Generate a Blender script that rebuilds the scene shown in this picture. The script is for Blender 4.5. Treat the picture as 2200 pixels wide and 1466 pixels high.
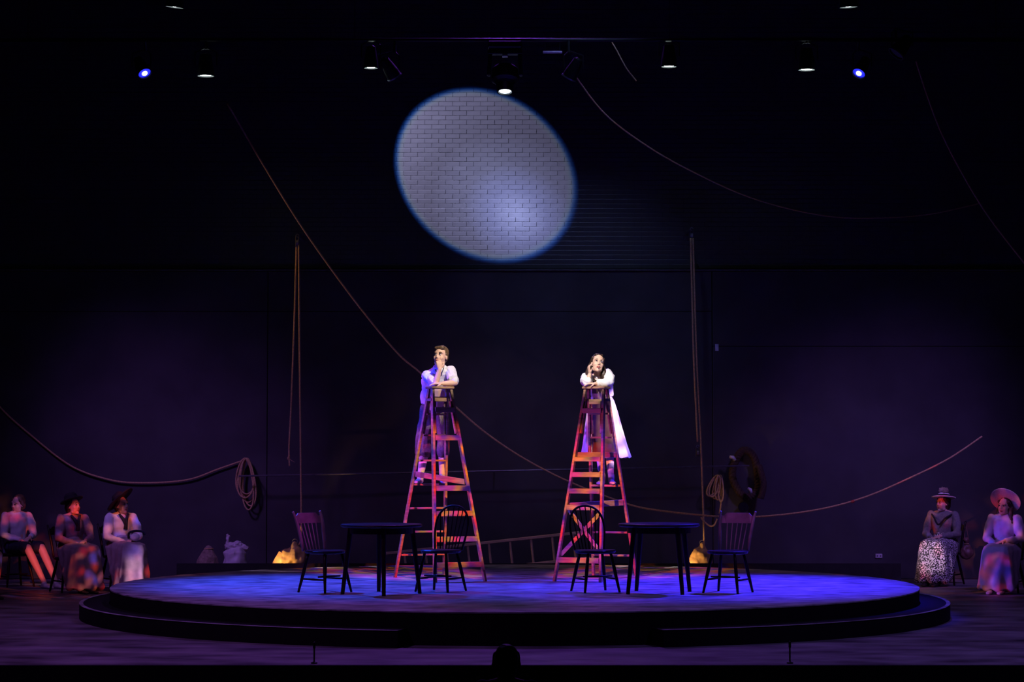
import bpy, bmesh, math, random
from mathutils import Vector, Matrix, Euler, noise
random.seed(7)
for o in list(bpy.data.objects): bpy.data.objects.remove(o)
SC = bpy.context.scene; COL = SC.collection
V = Vector; R = math.radians

# ------------------------------------------------------------------ camera
F = 4888.0                                     # focal length in pixels of the 2200 px frame
CAM = V((0, -26, 1.82)); PITCH = math.atan((972-733)/F)
cd = bpy.data.cameras.new('camera'); cam = bpy.data.objects.new('camera', cd); COL.objects.link(cam)
cam.location = CAM; cam.rotation_euler = (math.pi/2+PITCH, 0, 0)
cd.sensor_fit = 'HORIZONTAL'; cd.sensor_width = 36; cd.lens = 36*F/2200; cd.clip_end = 200
SC.camera = cam
FW = V((0, math.cos(PITCH), math.sin(PITCH))); UP = V((0, -math.sin(PITCH), math.cos(PITCH)))
def ray(px, py): return V((1,0,0))*((px-1100)/F) + UP*((733-py)/F) + FW
def at(px, py, Y):
    d = ray(px, py); return CAM + d*((Y-CAM.y)/d.y)
def at_z(px, py, z):
    d = ray(px, py); return CAM + d*((z-CAM.z)/d.z)

# ------------------------------------------------------------------ world, exposure
vs = SC.view_settings
vs.view_transform = 'Standard'; vs.look = 'None'; vs.gamma = 1; vs.exposure = 0; vs.use_curve_mapping = False
w = bpy.data.worlds.new('dark_theatre'); SC.world = w; w.use_nodes = True
w.node_tree.nodes['Background'].inputs[0].default_value = (0.35, 0.25, 0.6, 1)
w.node_tree.nodes['Background'].inputs[1].default_value = 0.0012

# ------------------------------------------------------------------ stage lights (lanterns out of view on the front-of-house bridges and booms, plus added fill spots)
def spot(name, loc, target, power, deg, blend=.5, color=(1,1,1), radius=.04, gobo=None):
    l = bpy.data.lights.new(name, 'SPOT'); l.energy = power; l.spot_size = R(deg); l.spot_blend = blend
    l.color = color; l.shadow_soft_size = radius
    o = bpy.data.objects.new(name, l); COL.objects.link(o); o.location = loc
    o.rotation_euler = (V(target)-V(loc)).to_track_quat('-Z', 'Y').to_euler()
    if gobo:
        l.use_nodes = True; nt = l.node_tree; em = next(n for n in nt.nodes if n.type == 'EMISSION')
        tc = nt.nodes.new('ShaderNodeTexCoord'); sx = nt.nodes.new('ShaderNodeSeparateXYZ')
        nt.links.new(tc.outputs['Normal'], sx.inputs[0])
        def m(op, a, b=None):
            n = nt.nodes.new('ShaderNodeMath'); n.operation = op
            for i, q in enumerate((a, b)):
                if q is None: continue
                if isinstance(q, (int, float)): n.inputs[i].default_value = q
                else: nt.links.new(q, n.inputs[i])
            return n.outputs[0]
        u = m('DIVIDE', sx.outputs[0], sx.outputs[2]); v = m('DIVIDE', sx.outputs[1], sx.outputs[2])
        gobo(nt, em, u, v, m)
    return o
def ramp(nt, fac, stops, interp='LINEAR'):
    r = nt.nodes.new('ShaderNodeValToRGB'); r.color_ramp.interpolation = interp
    e = r.color_ramp.elements
    while len(e) < len(stops): e.new(0.5)
    for el, (p, c) in zip(e, stops): el.position = p; el.color = (*c, 1)
    nt.links.new(fac, r.inputs[0]); return r.outputs[0]
def moon_gobo(rad, hx, hy):
    def g(nt, em, u, v, m):
        r = m('DIVIDE', m('SQRT', m('ADD', m('MULTIPLY', u, u), m('MULTIPLY', v, v))), rad*1.06)
        c = ramp(nt, r, [(0,(.5,.53,1)), (.88,(.5,.52,1)), (.925,(.5,.62,1)), (.95,(.12,.3,.95)), (.975,(.01,.08,.5)), (1,(0,0,0))])
        du = m('SUBTRACT', u, hx*rad); dv = m('SUBTRACT', v, hy*rad)
        r2 = m('DIVIDE', m('SQRT', m('ADD', m('MULTIPLY', du, du), m('MULTIPLY', dv, dv))), rad)
        h = ramp(nt, r2, [(0,(.95,1.0,1.0)), (.3,(.52,.54,.58)), (.6,(.31,.3,.28)), (1,(.2,.185,.165))])
        mx = nt.nodes.new('ShaderNodeMixRGB'); mx.blend_type = 'MULTIPLY'; mx.inputs[0].default_value = 1
        nt.links.new(c, mx.inputs[1]); nt.links.new(h, mx.inputs[2]); nt.links.new(mx.outputs[0], em.inputs[0])
    return g
def breakup(scale, stops, seed=0.0, interp='LINEAR', detail=1.5):
    def g(nt, em, u, v, m):
        cb = nt.nodes.new('ShaderNodeCombineXYZ'); nt.links.new(m('MULTIPLY', u, scale), cb.inputs[0]); nt.links.new(m('MULTIPLY', v, scale), cb.inputs[1]); cb.inputs[2].default_value = seed
        if interp == 'CELLS':                    # dichroic glass chips: one flat colour each
            n = nt.nodes.new('ShaderNodeTexVoronoi'); n.feature = 'SMOOTH_F1'; n.inputs['Scale'].default_value = 1; n.inputs['Smoothness'].default_value = .06
            sp = nt.nodes.new('ShaderNodeSeparateColor'); nt.links.new(cb.outputs[0], n.inputs['Vector']); nt.links.new(n.outputs['Color'], sp.inputs[0])
            nt.links.new(ramp(nt, sp.outputs[0], stops, 'LINEAR'), em.inputs[0]); return
        n = nt.nodes.new('ShaderNodeTexNoise'); n.inputs['Scale'].default_value = 1; n.inputs['Detail'].default_value = detail
        nt.links.new(cb.outputs[0], n.inputs['Vector'])
        nt.links.new(ramp(nt, n.outputs['Fac'], stops, interp), em.inputs[0])
    return g
K = (0,0,0)
MOON_C = at(1043, 375, 6.9); MOON_A = MOON_C+V((-.07,0,.05))
spot('moon_spotlight', MOON_A+V((-4.7,-9,3.8)), MOON_A, 40000, 18, .1, radius=.02, gobo=moon_gobo(.1035, -.42, .45))
# keys for the two actors
spot('actor_key', (2.6,-6.2,8.6), (-.84,1.05,2.83), 5600, 4.6, .5, (1,.86,.72))
spot('actor_key', (-1.0,-6.2,8.6), (1.0,1.1,2.80), 6500, 4.6, .5, (1,.9,.84))
# side booms: blue / magenta from the left, lavender from the right
spot('boom_left', (-8.5,-1.2,4.0), (-.95,1.2,2.35), 6000, 8.5, .5, (.25,.22,1), gobo=breakup(30, [(0,(.05,.07,1)), (.45,(.12,.12,1)), (.55,(1,.25,.9)), (1,(.9,.4,1))], 1))
spot('boom_right', (8.5,-2.0,4.8), (1.3,1.4,2.15), 9500, 6.5, .5, (1,.8,1), gobo=breakup(30, [(0,(1,.9,1)), (.45,(1,.75,1)), (.55,(.25,.2,1)), (1,(.2,.15,1))], 4))
spot('boom_low', (-9.0,-1.4,1.5), (0,.9,1.3), 2400, 17, .5, (1,1,1), gobo=breakup(40, [(0,(.03,.06,1)), (.42,(.06,.06,1)), (.5,(.7,.06,.8)), (.58,(1,.1,.4)), (.66,(.1,.06,1)), (1,(.03,.06,1))], 5))
# coloured break-up glass washing ladders and ensemble
PAL = [(0,(.02,.01,.25)), (.1,(.1,.03,1)), (.2,(1,.02,.02)), (.32,(1,.1,.01)), (.45,(1,.38,.02)), (.55,(.5,.42,.04)), (.65,(1,.04,.03)), (.78,(1,.08,.5)), (.9,(.3,.06,1)), (1,(.02,.01,.1))]
spot('breakup_ladder', (1.9,-7.0,5.1), (-.72,.55,1.35), 7200, 12, .5, gobo=breakup(68, PAL, 3.3, 'CELLS'))
spot('breakup_ladder', (-1.7,-7.0,5.1), (.9,.55,1.35), 7200, 12, .5, gobo=breakup(68, PAL, 8.1, 'CELLS'))
PAL2 = [(0,K), (.64,K), (.7,(1,.02,.01)), (.78,(1,.07,.01)), (.84,(1,.25,.04)), (.9,(1,.25,.3)), (.95,(.2,.12,1)), (1,(.1,.1,.9))]
spot('breakup_side', (4.0,-8,6.5), (-5.7,3.6,.75), 6000, 12, .5, gobo=breakup(170, PAL2, 2.0, 'CELLS'))
spot('breakup_side', (-4.0,-8,6.5), (5.9,3.8,.75), 5000, 12, .5, gobo=breakup(170, PAL2, 6.0, 'CELLS'))
q_ = at(84,1212,4.6); spot('red_shaft', q_+V((2.2,-13,3.6)), q_, 5200, 2.4, .5, (1,.13,.1))  # narrow red spots added to place single break-up patches on seated people
q_ = at(170,1090,3.6); spot('red_shaft', q_+V((2.5,-13,4.2)), q_, 5200, .75, .6, (1,.1,.03))
q_ = at(262,1128,4.2); spot('red_shaft', q_+V((2.5,-13,4.6)), q_, 2600, .9, .6, (1,.25,.12))
q_ = at(1995,1195,4.9); spot('pink_shaft', q_+V((-8,-11,5)), q_, 5200, 2.2, .6, (1,.62,.9))
# washes on the deck
spot('deck_blue', (-4.6,2,6.3), (-1.9,-.1,.3), 4000, 46, .9, (.02,.07,1), .1)
spot('deck_blue', (4.7,2,6.3), (2.5,-.2,.3), 7000, 46, .9, (.04,.02,1), .1)
spot('deck_purple', (0,5.0,10.3), (0,-2.2,.3), 1150, 58, .9, (.34,.07,1), .15)
spot('stage_purple', (-6,-7,9.5), (-5,-4,0), 950, 70, .9, (.6,.2,1), .15)
spot('stage_purple', (6,-7,9.5), (5.5,-4,0), 850, 70, .9, (.38,.22,1), .15)
spot('wall_purple', (-7.5,-2,8.5), (-4.6,6.9,.3), 1500, 30, 1, (.42,.17,1), .7)  # added fill topping up the deck's bounce on the side walls
spot('wall_purple', (7.5,-2,8.5), (5.0,6.9,.3), 1900, 30, 1, (.36,.17,1), .7)
spot('chair_special', (4,-7,6.5), (-2.25,-1.5,1.1), 900, 3.6, .6, (.75,.07,1))
spot('chair_special', (-1,-7,6.5), (2.4,-1.5,1.1), 450, 3.6, .6, (.75,.12,1))
spot('wall_purple', (0,-3,9.0), (0,6.9,.3), 620, 24, 1, (.42,.22,1), .5)  # added fill brightening the low wall behind the platform
spot('rope_amber', (-9.5,4.6,8.2), (1.6,5.2,1.4), 600, 24, .7, (1,.5,.18))
spot('wall_blue', (1.0,0,9.2), (1.0,6.9,3.0), 280, 34, 1, (.3,.4,1), .15)

# ------------------------------------------------------------------ materials
def mat(name, rgb, rough=.6, var=.25, scale=12, bump=0, metal=0, stretch=None, emit=None, spec=None):
    m = bpy.data.materials.new(name); m.use_nodes = True; nt = m.node_tree; b = nt.nodes['Principled BSDF']
    b.inputs['Roughness'].default_value = rough; b.inputs['Metallic'].default_value = metal
    if spec is not None: b.inputs['Specular IOR Level'].default_value = spec
    tc = nt.nodes.new('ShaderNodeTexCoord'); mp = nt.nodes.new('ShaderNodeMapping')
    if stretch: mp.inputs['Scale'].default_value = stretch
    n = nt.nodes.new('ShaderNodeTexNoise'); n.inputs['Scale'].default_value = scale; n.inputs['Detail'].default_value = 4
    nt.links.new(tc.outputs['Object'], mp.inputs[0]); nt.links.new(mp.outputs[0], n.inputs['Vector'])
    c = ramp(nt, n.outputs['Fac'], [(.3, tuple(x*(1-var) for x in rgb)), (.7, tuple(min(1, x*(1+var)) for x in rgb))])
    nt.links.new(c, b.inputs['Base Color'])
    if bump:
        bp = nt.nodes.new('ShaderNodeBump'); bp.inputs['Strength'].default_value = bump; bp.inputs['Distance'].default_value = .01
        nt.links.new(n.outputs['Fac'], bp.inputs['Height']); nt.links.new(bp.outputs[0], b.inputs['Normal'])
    if emit:
        b.inputs['Emission Color'].default_value = (*emit[0], 1); b.inputs['Emission Strength'].default_value = emit[1]
    return m
M = dict(
    brick=mat('black_painted_brick', (.055,.055,.061), .38, .12, 9, .05, spec=.9),
    mortar=mat('black_painted_mortar', (.05,.05,.053), .7),
    panel=mat('black_wall_panel', (.05,.05,.055), .55, .3, 1.4, .05),
    black=mat('matt_black', (.012,.012,.013), .8),
    floor=mat('black_stage_floor', (.14,.13,.15), .5, .85, 1.5, .1, stretch=(1,1.6,1)),
    deck=mat('brushed_deck_paint', (.3,.3,.33), .5, .75, 3.2, .15, stretch=(1,1.6,1)),
    riser=mat('black_riser', (.006,.006,.0065), .8, spec=.2),
    wood=mat('ladder_wood', (.33,.19,.1), .5, .35, 6, .1, stretch=(1,1,6)),
    dark=mat('dark_stained_wood', (.016,.009,.0075), .42, .4, 8, stretch=(4,4,1), spec=.22),
    crest=mat('worn_brown_wood', (.26,.18,.17), .45, .3, 8),
    oldwood=mat('bare_old_wood', (.6,.42,.3), .7, .2, 10),
    rope=mat('hemp_rope', (.62,.42,.2), .9, .3, 60, .3),
    drope=mat('dark_tarred_rope', (.055,.034,.024), .9, .4, 40, .3),
    tape=mat('white_tape', (.75,.75,.78), .6),
    metal=mat('black_lamp_metal', (.008,.008,.009), .5, .2, 20, metal=.4),
    steel=mat('dull_steel', (.3,.3,.32), .4, .2, 20, metal=.7),
    canvas=mat('canvas_sandbag', (.55,.36,.14), .8, .3, 14, .3),
    plastic=mat('white_plastic', (.62,.58,.62), .5, .2, 10),
    burlap=mat('burlap_sack', (.32,.24,.18), .9, .3, 30, .3),
    skin=mat('skin', (.72,.45,.34), .55, .06, 10),
    shirt=mat('pale_cotton_shirt', (.66,.66,.72), .85, .08, 20, .1),
    white=mat('white_cotton', (.82,.8,.82), .85, .06, 20, .1),
    trouser=mat('brown_tweed', (.17,.12,.1), .9, .3, 60, .2),
    stock=mat('pale_stocking', (.6,.52,.52), .8, .1, 30),
    sock=mat('striped_blue_sock', (.3,.33,.6), .8, .2, 30),
    hair=mat('brown_hair', (.12,.07,.035), .5, .4, 40, .4, stretch=(1,1,.2)),
    darkhair=mat('dark_brown_hair', (.035,.018,.012), .45, .4, 40, .4, stretch=(1,1,.2)),
    eye=mat('eye_white', (.75,.74,.72), .3, 0), iris=mat('iris_dark', (.02,.012,.01), .2, 0),
    lip=mat('lip_rose', (.5,.16,.14), .5, .05), bodice=mat('brown_bodice', (.1,.05,.03), .8, .2, 20),
    skirt=mat('ivory_skirt', (.72,.66,.7), .85, .08, 12, .1),
    shoe=mat('pale_leather_shoe', (.6,.55,.55), .5, .2, 20), bshoe=mat('black_leather_shoe', (.02,.018,.018), .4),
    jacket=mat('mauve_jacket', (.3,.2,.24), .85, .2, 20), lskirt=mat('fawn_skirt', (.42,.32,.33), .85, .15, 12),
    navy=mat('dark_navy_cloth', (.02,.022,.035), .85, .3, 20), grey=mat('grey_wool', (.2,.19,.19), .9, .2, 40, .2),
    straw=mat('pale_straw', (.75,.68,.68), .8, .15, 60, .2), lav=mat('lavender_dress', (.5,.42,.5), .85, .1, 12),
    felt=mat('black_felt', (.015,.014,.016), .9), brown=mat('brown_leather', (.2,.1,.08), .5),
    red=mat('red_tape', (.6,.1,.05), .6), grid=mat('pulley_grey', (.12,.12,.13), .5, .2, 20, metal=.5))
def printed():
    m = bpy.data.materials.new('black_white_print'); m.use_nodes = True; nt = m.node_tree; b = nt.nodes['Principled BSDF']
    tc = nt.nodes.new('ShaderNodeTexCoord'); n = nt.nodes.new('ShaderNodeTexNoise'); n.inputs['Scale'].default_value = 70; n.inputs['Detail'].default_value = .5
    nt.links.new(tc.outputs['Object'], n.inputs['Vector'])
    nt.links.new(ramp(nt, n.outputs['Fac'], [(.5,(.012,.012,.014)), (.55,(.8,.78,.8))]), b.inputs['Base Color']); b.inputs['Roughness'].default_value = .6
    return m
M['print'] = printed()
def glow(name, rgb, s):
    return mat(name, (.1,.1,.1), .3, 0, emit=(rgb, s))
M['lens_white'] = glow('lit_lens_white', (.82,1,1), 16); M['lens_blue'] = glow('lit_lens_blue', (.015,.02,1), 1.6)
M['lens_core'] = glow('lit_lamp_core', (.75,.8,1), 9); M['lens_moon'] = glow('lit_lens_cool', (.7,.85,1), 4)
M['bulb'] = glow('amber_bulb', (1,.5,.12), 5)

# ------------------------------------------------------------------ geometry helpers
class G:
    def __init__(s): s.v = []; s.f = []
    def add(s, vs, fs):
        o = len(s.v); s.v += [V(p) for p in vs]; s.f += [tuple(i+o for i in f) for f in fs]; return s
    def box(s, c, size, rot=None):
        h = V(size)/2; vs = [V((x*h.x, y*h.y, z*h.z)) for x in (-1,1) for y in (-1,1) for z in (-1,1)]
        if rot is not None: vs = [rot @ p for p in vs]
        return s.add([p+V(c) for p in vs], [(0,1,3,2),(4,6,7,5),(0,4,5,1),(2,3,7,6),(0,2,6,4),(1,5,7,3)])
    def bar(s, a, b, w, h, up=(0,0,1)):          # rectangular bar from a to b; h along 'up'
        a, b = V(a), V(b); d = (b-a).normalized(); x = d.cross(V(up)).normalized(); u = x.cross(d)
        vs = [p + x*(w/2*i) + u*(h/2*j) for p in (a, b) for i, j in ((-1,-1),(1,-1),(1,1),(-1,1))]
        return s.add(vs, [(0,1,2,3)[::-1],(4,5,6,7),(0,1,5,4),(1,2,6,5),(2,3,7,6),(3,0,4,7)])
    def loft(s, secs, n=20):                     # secs: (center, u*rx, v*ry)
        vs = []
        for c, u, v in secs:
            c, u, v = V(c), V(u), V(v)
            vs += [c+u*math.cos(2*math.pi*i/n)+v*math.sin(2*math.pi*i/n) for i in range(n)]
        fs = [(k*n+i, k*n+(i+1)%n, (k+1)*n+(i+1)%n, (k+1)*n+i) for k in range(len(secs)-1) for i in range(n)]
        fs += [tuple(range(n))[::-1], tuple((len(secs)-1)*n+i for i in range(n))]
        return s.add(vs, fs)
    def hl(s, secs, n=20):                       # horizontal elliptic sections (x,y,z,rx,ry)
        return s.loft([((a[0],a[1],a[2]), (a[3],0,0), (0,a[4],0)) for a in secs], n)
    def cone(s, a, ra, b, rb, n=12):             # capsule with two radii
        a, b = V(a), V(b); d = (b-a); L = d.length
        if L < 1e-6: d = V((0,0,1))
        d.normalize(); x = d.orthogonal().normalized(); y = d.cross(x); secs = []
        for t in (-.98,-.8,-.45,0): secs.append((a+d*(t*ra), x*(ra*math.sqrt(1-t*t)), y*(ra*math.sqrt(1-t*t))))
        for t in (0,.45,.8,.98): secs.append((b+d*(t*rb), x*(rb*math.sqrt(1-t*t)), y*(rb*math.sqrt(1-t*t))))
        return s.loft(secs, n)
    def rod(s, a, ra, b, rb=None, n=10):         # flat-ended
        rb = ra if rb is None else rb
        a, b = V(a), V(b); d = (b-a).normalized(); x = d.orthogonal().normalized(); y = d.cross(x)
        return s.loft([(a, x*ra, y*ra), (b, x*rb, y*rb)], n)
    def ell(s, c, r, rot=None, n=14):
        k = 8; c = V(c); vs = []; fs = []
        m = rot if rot is not None else Matrix.Identity(3)
        secs = []
        for i in range(k+1):
            t = -math.cos(math.pi*(i+.12*(i == 0)-.12*(i == k))/k); q = math.sqrt(max(0, 1-t*t))
            secs.append((c+m@V((0,0,r[2]*t)), m@V((r[0]*q,0,0)), m@V((0,r[1]*q,0))))
        return s.loft(secs, n)
    def lathe(s, prof, n=28, c=(0,0,0), rot=None, closed=False):
        m = rot if rot is not None else Matrix.Identity(3); c = V(c); vs = []
        for r, z in prof: vs += [c+m@V((r*math.cos(2*math.pi*i/n), r*math.sin(2*math.pi*i/n), z)) for i in range(n)]
        K_ = len(prof); fs = [(k*n+i, k*n+(i+1)%n, (k+1)%K_*n+(i+1)%n, (k+1)%K_*n+i) for k in range(K_ if closed else K_-1) for i in range(n)]
        if not closed: fs += [tuple(range(n))[::-1], tuple((K_-1)*n+i for i in range(n))]
        return s.add(vs, fs)
    def tube(s, pts, r, n=8, closed=False):
        pts = [V(p) for p in pts]; N = len(pts); vs = []; x = None
        for i, p in enumerate(pts):
            a = pts[(i-1)%N] if (i or closed) else p; b = pts[(i+1)%N] if (i < N-1 or closed) else p
            d = (b-a).normalized()
            x = d.orthogonal().normalized() if x is None else (x-d*x.dot(d)).normalized()
            y = d.cross(x); rr = r[i] if isinstance(r, (list, tuple)) else r
            vs += [p+(x*math.cos(2*math.pi*k/n)+y*math.sin(2*math.pi*k/n))*rr for k in range(n)]
        fs = [(i*n+k, i*n+(k+1)%n, (i+1)%N*n+(k+1)%n, (i+1)%N*n+k) for i in range(N if closed else N-1) for k in range(n)]
        if not closed: fs += [tuple(range(n))[::-1], tuple((N-1)*n+k for k in range(n))]
        return s.add(vs, fs)
    def hull(s, balls, n=8):
        bm = bmesh.new()
        for c, r in balls:
            r = V((r,r,r)) if isinstance(r, (int,float)) else V(r)
            for i in range(n):
                for j in range(-2, 3):
                    t = j*math.pi/4*.999; a = 2*math.pi*i/n
                    bm.verts.new(V(c)+V((r.x*math.cos(a)*math.cos(t), r.y*math.sin(a)*math.cos(t), r.z*math.sin(t))))
        bmesh.ops.remove_doubles(bm, verts=bm.verts, dist=1e-5)
        res = bmesh.ops.convex_hull(bm, input=bm.verts)
        bmesh.ops.delete(bm, geom=[g for g in res['geom_interior'] if isinstance(g, bmesh.types.BMVert)], context='VERTS')
        bm.verts.index_update()
        s.add([p.co.copy() for p in bm.verts], [tuple(q.index for q in f.verts) for f in bm.faces]); bm.free(); return s
    def xf(s, m):
        s.v = [m@p for p in s.v]; return s
    def join(s, g, m=None):
        return s.add([m@p for p in g.v] if m else g.v, g.f)
    def floor(s):
        for p in s.v: p.z = max(p.z, 0)
        return s
    def mesh(s, name):
        me = bpy.data.meshes.new(name); me.from_pydata([tuple(p) for p in s.v], [], s.f); me.update()
        bm = bmesh.new(); bm.from_mesh(me); bmesh.ops.recalc_face_normals(bm, faces=bm.faces); bm.to_mesh(me); bm.free()
        return me
def smooth(pts, k=8):                            # Catmull-Rom through points
    pts = [V(p) for p in pts]; out = []
    for i in range(len(pts)-1):
        p0 = pts[max(i-1,0)]; p1 = pts[i]; p2 = pts[i+1]; p3 = pts[min(i+2, len(pts)-1)]
        for j in range(k):
            t = j/k; out.append(.5*((2*p1)+(p2-p0)*t+(2*p0-5*p1+4*p2-p3)*t*t+(3*p1-p0-3*p2+p3)*t**3))
    return out+[pts[-1]]
def put(name, me, material, parent=None, base=None, sm=False):
    if isinstance(me, G): me = me.mesh(name)
    if not me.materials: me.materials.append(M[material] if isinstance(material, str) else material)
    if sm: me.polygons.foreach_set('use_smooth', [True]*len(me.polygons))
    o = bpy.data.objects.new(name, me); COL.objects.link(o)
    if parent is not None:
        o.parent = parent
        if base is not None: o.matrix_parent_inverse = Matrix.Translation(base).inverted()
    return o
def bevelled(g, name, wdt, seg=1):
    me = g.mesh(name); bm = bmesh.new(); bm.from_mesh(me)
    bmesh.ops.bevel(bm, geom=bm.edges[:], offset=wdt, segments=seg, affect='EDGES', profile=.6)
    bm.to_mesh(me); bm.free(); return me
def tag(o, label, cat, group=None, kind=None):
    if label: o['label'] = label
    if cat: o['category'] = cat
    if group: o['group'] = group
    if kind: o['kind'] = kind
    return o
def thing(name, label, cat, loc=(0,0,0), rz=0, group=None):
    o = bpy.data.objects.new(name, None); COL.objects.link(o); o.location = loc; o.rotation_euler = (0,0,rz)
    o.empty_display_size = .1
    return tag(o, label, cat, group)
def struct(name, g, m, label=None, parent=None):
    o = put(name, g, m, parent); o['kind'] = 'structure'
    if label: o['label'] = label
    return o
def copy_tree(o, parent=None):
    c = o.copy(); COL.objects.link(c); c.parent = parent
    if parent is not None: c.matrix_parent_inverse = o.matrix_parent_inverse.copy()
    for ch in list(o.children): copy_tree(ch, c)
    return c
def blob(name, g, material, parent, voxel=.008, it=5, base=None, disp=None):
    me = g.mesh(name); o = bpy.data.objects.new(name, me); COL.objects.link(o)
    r = o.modifiers.new('r', 'REMESH'); r.mode = 'VOXEL'; r.voxel_size = voxel; r.use_smooth_shade = True
    if it: sm = o.modifiers.new('s', 'SMOOTH'); sm.factor = .5; sm.iterations = it
    dg = bpy.context.evaluated_depsgraph_get()
    nm = bpy.data.meshes.new_from_object(o.evaluated_get(dg)); nm.name = name
    bpy.data.objects.remove(o); bpy.data.meshes.remove(me)
    if disp:
        ns = [p.normal.copy() for p in nm.vertices]
        for p, q in zip(nm.vertices, ns): p.co += q*disp(p.co)
        nm.update()
    nm.materials.clear()
    return put(name, nm, material, parent, base, True)
def folds(amp, fx=22, fz=5, seed=0.):
    return lambda p: amp*noise.noise(V((p.x*fx+seed, p.y*fx, p.z*fz)))

def wrinkles(amp, seed):
    return lambda p: amp*noise.noise(V((p.x*13+seed, p.y*13, p.z*10)))+amp*.5*(abs(noise.noise(V((p.x*14, p.y*14+seed, p.z*20+p.x*14))))-.2)
# ------------------------------------------------------------------ the setting
W = 6.9; P = .32; LEDGE = at(1100, 580, W).z
struct('floor', G().box((0,.3,-.05), (30,13.4,.1)), 'floor', 'dark painted stage floor around the round platform')
struct('trim_1', G().box((0,-6.42,-.45), (30,.04,.898)), 'black', 'black fascia along the front edge of the stage')
struct('floor_pit', G().box((0,-16.5,-.95), (30,20,.1)), 'black', 'dark floor in front of the stage')
back = struct('wall_back', G().box((0,W+.152,4.75), (30,.3,9.5)), 'mortar', 'black painted brick back wall with panels below the ledge')
struct('ceiling', G().box((0,0,11.3), (30,16,.1)), 'black', 'black ceiling high above the stage')
# bricks of the upper wall: modular 203 x 67.7 mm courses
BL, BH = .2032, .0677
def brick_geo(g, c, dy):
    hx, hz = BL/2-.0013, BH/2-.0013; x, y, z = c; f = y-dy
    q = .009; e = .002; k = f+.0013
    vs = [(x-hx,y,z-hz),(x+hx,y,z-hz),(x+hx,y,z+hz),(x-hx,y,z+hz),
          (x-hx+e,f,z-hz+e),(x+hx-e,f,z-hz+e),(x+hx-e,f,z+hz-q),(x-hx+e,f,z+hz-q),(x+hx-e,k,z+hz-.0015),(x-hx+e,k,z+hz-.0015)]
    return g.add(vs, [(4,5,6,7),(7,6,8,9),(0,1,5,4),(1,2,8,6,5),(2,3,9,8),(3,0,4,7,9)])
cells = []
row = 0; z = LEDGE+.02+BH/2
while z < 9.45:
    x = -9.6 + (BL/2 if row % 2 else 0)
    while x < 9.6: cells.append((x, z)); x += BL
    z += BH; row += 1
cells.sort(key=lambda c: ((c[0]-MOON_C.x)**2*.93+(c[1]-MOON_C.z)**2))
brick_me = [G().add(*(lambda g: (g.v, g.f))(brick_geo(G(), (0,0,0), d))).mesh('brick') for d in (.022,.0235,.025,.0275)]
for k, (x, z) in enumerate(cells[:300]):
    o = put('brick', random.choice(brick_me), 'brick', back); o.location = (x, W+.02, z); o.rotation_euler = (R(random.gauss(0,.25)), 0, R(random.gauss(0,.25)))
g = G()
for x, z in cells[300:]: brick_geo(g, (x, W+.02, z), random.choice((.022,.0235,.025)))
put('brick_field', g, 'brick', back)['kind'] = 'stuff'
# panels below the ledge
X = lambda px: at(px, 972, W).x
Z = lambda py: at(1100, py, W).z
seams_x = [-10, X(575), X(1530), 10]
for i in range(3):
    a, b = seams_x[i]+.004, seams_x[i+1]-.004
    top = LEDGE-.026; zs = [.0, Z(745) if i == 2 else Z(670), top]
    for j in range(2):
        put('wall_panel', bevelled(G().box(((a+b)/2, W-.045+(.012 if i == 1 else 0), (zs[j]+zs[j+1])/2), (b-a, .09, zs[j+1]-zs[j]-.006)), 'wall_panel', .004), 'panel', back)
put('ledge', bevelled(G().box((0, W-.06, LEDGE-.012), (19.6,.12,.022)), 'ledge', .004), 'grid', back)  # grey instead of the wall's black, so the edge seems to catch light
CURB_Y = 5.4; a = at(380,1211,CURB_Y); b = at(1935,1211,CURB_Y)
struct('trim_2', G().box(((a.x+b.x)/2, CURB_Y, a.z/2), (b.x-a.x, .04, a.z)), 'black', 'low black masking board behind the round platform')

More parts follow.
